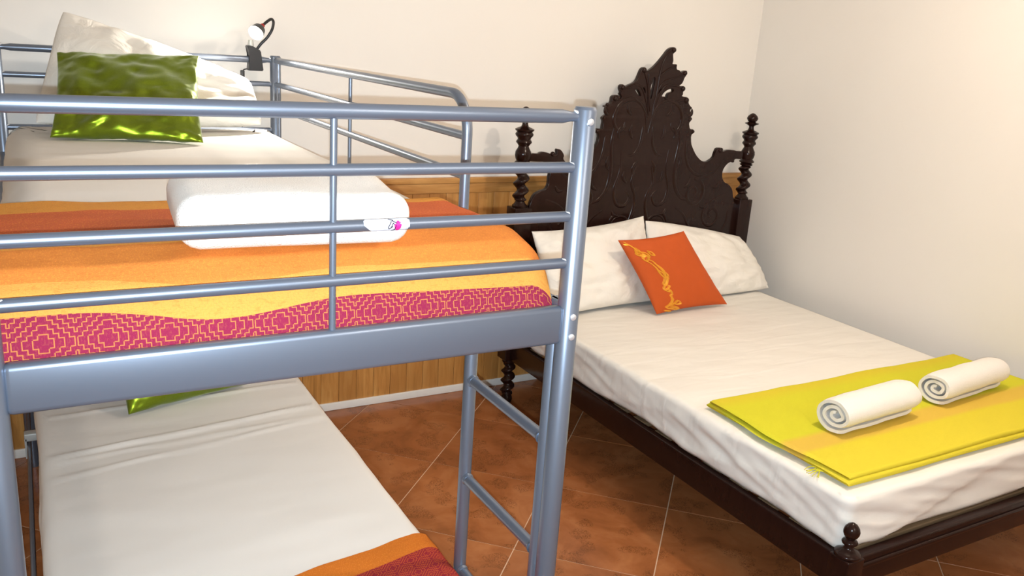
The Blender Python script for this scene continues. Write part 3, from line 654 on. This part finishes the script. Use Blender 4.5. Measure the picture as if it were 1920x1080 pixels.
LEG = [(.018, 0), (.024, .006), (.028, .02), (.025, .034), (.019, .042)] + [(.026, .046 + (.195 - .046) * k / nz) for k in range(nz + 1)] + [(.020, .200), (.030, .206), (.033, .214), (.028, .222), (.031, .230)]
for x in (1.925, 3.287):
    q = MB(); q.box((x - .044, HY - .040, .228), (x + .044, HY + .040, .958), .004); p_ = q.build('head_post', m_darkwood, bed)
    q = MB(); q.lathe(TOP, (x, HY, 0), 36, (.985, 1.133, 2.7, .0095)); q.build('twisted_finial', m_darkwood, p_, 50)
    q = MB(); q.lathe(LEG, (x, HY, 0), 36, (.044, .199, 3.2, .0085)); q.build('twisted_leg', m_darkwood, p_, 50)
# rails
RO_, RT, RB_, FYO = 1.905, .330, .232, 1.300
def rail(name, a, b): q = MB(); q.box(a, b, .005); return q.build(name, m_darkwood, bed)
rail('side_rail', (RO_, FYO + .03, RB_), (RO_ + .03, HY - .03, RT)); rail('side_rail', (3.277, FYO + .03, RB_), (3.307, HY - .03, RT))
rail('foot_rail', (RO_ + .03, FYO, RB_), (3.277, FYO + .035, RT)); rail('foot_moulding', (RO_ + .03, FYO - .008, RB_ + .062), (3.277, FYO + .002, RB_ + .078))
KN = [(.030, .0), (.036, .002), (.038, .006), (.036, .010), (.030, .013), (.026, .015), (.017, .020), (.0125, .026), (.013, .030), (.021, .034), (.0225, .038), (.020, .042), (.012, .046), (.013, .049), (.019, .054), (.0225, .061), (.023, .067), (.020, .076), (.013, .084), (.005, .0885), (.001, .0895)]
FLEG = [(.016, 0), (.022, .006), (.026, .02), (.022, .036), (.018, .05)] + [(.020, .05 + .13 * k / nz) for k in range(nz + 1)] + [(.018, .185), (.028, .192), (.030, .2), (.024, .208)]
for x in (1.927, 3.285):
    q = MB(); q.box((x - .034, FYO - .014, .205), (x + .034, FYO + .054, .336), .004); p_ = q.build('foot_post', m_darkwood, bed)
    q = MB(); q.lathe([(a, b * 1.16) for a, b in KN], (x, FYO + .020, .335), 36); q.build('finial', m_darkwood, p_, 50)
    q = MB(); q.lathe(FLEG, (x, FYO + .020, 0), 30, (.05, .183, 2.6, .009)); q.build('twisted_leg', m_darkwood, p_, 50)
for k in range(15):
    y = 1.345 + k * .13; q = MB(); q.box((1.935, y, .312), (3.277, y + .07, .330), .003); q.build('slat', m_slat, bed)
rail('headboard_beam', (1.965, HY - .017, .25), (3.247, HY + .017, .43))

# ------------------------------------------------------------------ folded yellow blanket
def folded(x0, x1, y0, y1, z0, th, seed):
    """flat folded cloth with a rounded fold on the near and left edges; UV v runs from near edge to far edge"""
    q = MB(); nu, ns = 130, 0; prof = []
    r = th / 2; ny = 60
    for k in range(9): a = -pi / 2 - pi * k / 8; prof.append((y0 + r + r * cos(a), r + r * sin(a), 0))
    for k in range(1, ny + 1): prof.append((y0 + r + (y1 - y0 - 2 * r) * k / ny, th, 0))
    for k in range(1, 9): a = pi / 2 - pi * k / 8; prof.append((y1 - r + r * cos(a), r + r * sin(a), 0))
    prof.append((y0 + r, 0, 0)); n = len(prof); vs = []; uv = []; fs = []
    for i in range(nu + 1):
        u = i / nu; x_ = x0 + (x1 - x0) * u; e = min(1, (u * (x1 - x0)) / .012, ((1 - u) * (x1 - x0)) / .012); e = .35 + .65 * sqrt(max(0, 1 - (1 - min(1, e)) ** 2))
        for (py, pz, _) in prof:
            f = (py - y0) / (y1 - y0)
            wob = .006 * N(x_ * 2.5, seed, 0) * (1 - f) + .007 * N(x_ * 2.5, seed + 5, 0) * f
            zz = z0 + th / 2 + (pz - th / 2) * e + (.004 * N(x_ * 4, py * 5, seed) + .002 * N(x_ * 11, py * 9, seed)) * (1 if pz > th * .4 else 0)
            xx = x_ + .012 * N(py * 5, seed, 2) * (1 - u) - .012 * sin(f * pi) * (1 - u)
            vs.append((xx, py + wob, zz)); uv.append((x_, (py - y0) / 1.0))
    for i in range(nu):
        for k in range(n):
            a = i * n + k; b = i * n + (k + 1) % n; fs.append((a, a + n, b + n, b))
    fs.append(tuple(range(n))); fs.append(tuple(range(nu * n + n - 1, nu * n - 1, -1)))
    q.add(vs, fs, uv); return q
yb = thing('blanket', (2.6, 1.68, .5), 'folded yellow blanket with an orange stripe on the foot of the double bed', 'blanket')
folded(1.968, 3.335, 1.385, 1.985, .503, .019, 3).build('cloth_fold', m_yellow, yb, 60)
folded(1.974, 3.330, 1.392, 1.975, .519, .017, 3.3).build('cloth_fold', m_yellow, yb, 60)
q = MB()
for k in range(9):
    a = Vector((1.968, 1.475 + .004 * k, .512)); d_ = Vector((-.045 + random.uniform(-.01, .015), random.uniform(-.03, .03), -.008 + random.uniform(-.003, .006)))
    q.tube(catmull([a, a + d_ * .5 + Vector((0, random.uniform(-.006, .006), .003)), a + d_], 4), .0011, 6)
q.build('tassel', m_yellow, yb)

# ------------------------------------------------------------------ rolled towels
def roll(label, c, length, rx, rz, ang, seed, group='rolled white towels on the yellow blanket'):
    """spiral of terry cloth swept along its axis: thickness th, squashed, with a loose inner fold"""
    th = .0115; turns = 2.55; n = 120; sp_ = []
    for i in range(n + 1):
        k = i / n; a = -pi * .62 + 2 * pi * turns * k; r = 1 - (k * .86)
        r *= 1 + .05 * N(a * .6, seed, 1) + (.20 * k * N(a * 1.1, seed + 3, 1))
        sp_.append(Vector((r * rx * cos(a), r * rz * sin(a))))
    L = 26; vs = []; fs = []
    for j in range(L + 1):
        t_ = j / L; e = min(t_, 1 - t_); rs = 1 - .10 * max(0, 1 - e / .10) ** 2 + .05 * N(t_ * 3.3, seed, 7)
        for side in (0, 1):
            for i in range(n + 1):
                a = sp_[max(i - 1, 0)]; b = sp_[min(i + 1, n)]; d = (b - a).normalized(); nn_ = Vector((-d.y, d.x)); p = sp_[i] * rs + nn_ * (th * .46 * (1 if side else -1))
                k = i / n; tel = .010 * k * (1 if t_ > .5 else -1) * max(0, abs(t_ - .5) * 2) + .004 * N(i * .11, seed, t_ > .5)
                z_ = p.y + .0025 * N(p.x * 30, t_ * 6, seed) ; vs.append(((t_ - .5) * length - tel, p.x, z_))
    W_ = 2 * (n + 1)
    for j in range(L):
        for i in range(n):
            a = j * W_ + i; fs.append((a, a + 1, a + 1 + W_, a + W_)); b = a + n + 1; fs.append((b, b + W_, b + W_ + 1, b + 1))
        for i in (0, n):
            a = j * W_ + i; fs.append((a, a + W_, a + W_ + n + 1, a + n + 1))
    for j in (0, L):
        for i in range(n): a = j * W_ + i; fs.append((a, a + n + 1, a + n + 2, a + 1))
    q = MB(); q.add(vs, fs); o = q.build('towel', m_towel, None, 60)
    bm = bmesh.new(); bm.from_mesh(o.data); bmesh.ops.recalc_face_normals(bm, faces=bm.faces)
    zmin = min(v_.co.z for v_ in bm.verts); bm.to_mesh(o.data); bm.free()
    o.location = (c[0], c[1], c[2] - zmin); o.rotation_euler = (0, 0, ang); return tag(o, label, 'towel', group)
roll('rolled white towel nearer the left edge of the yellow blanket, spiral end showing', (2.358, 1.633, .537), .405, .073, .057, math.radians(4), 1)
roll('rolled white towel nearer the right wall on the yellow blanket', (2.925, 1.668, .537), .43, .069, .054, math.radians(5), 8)
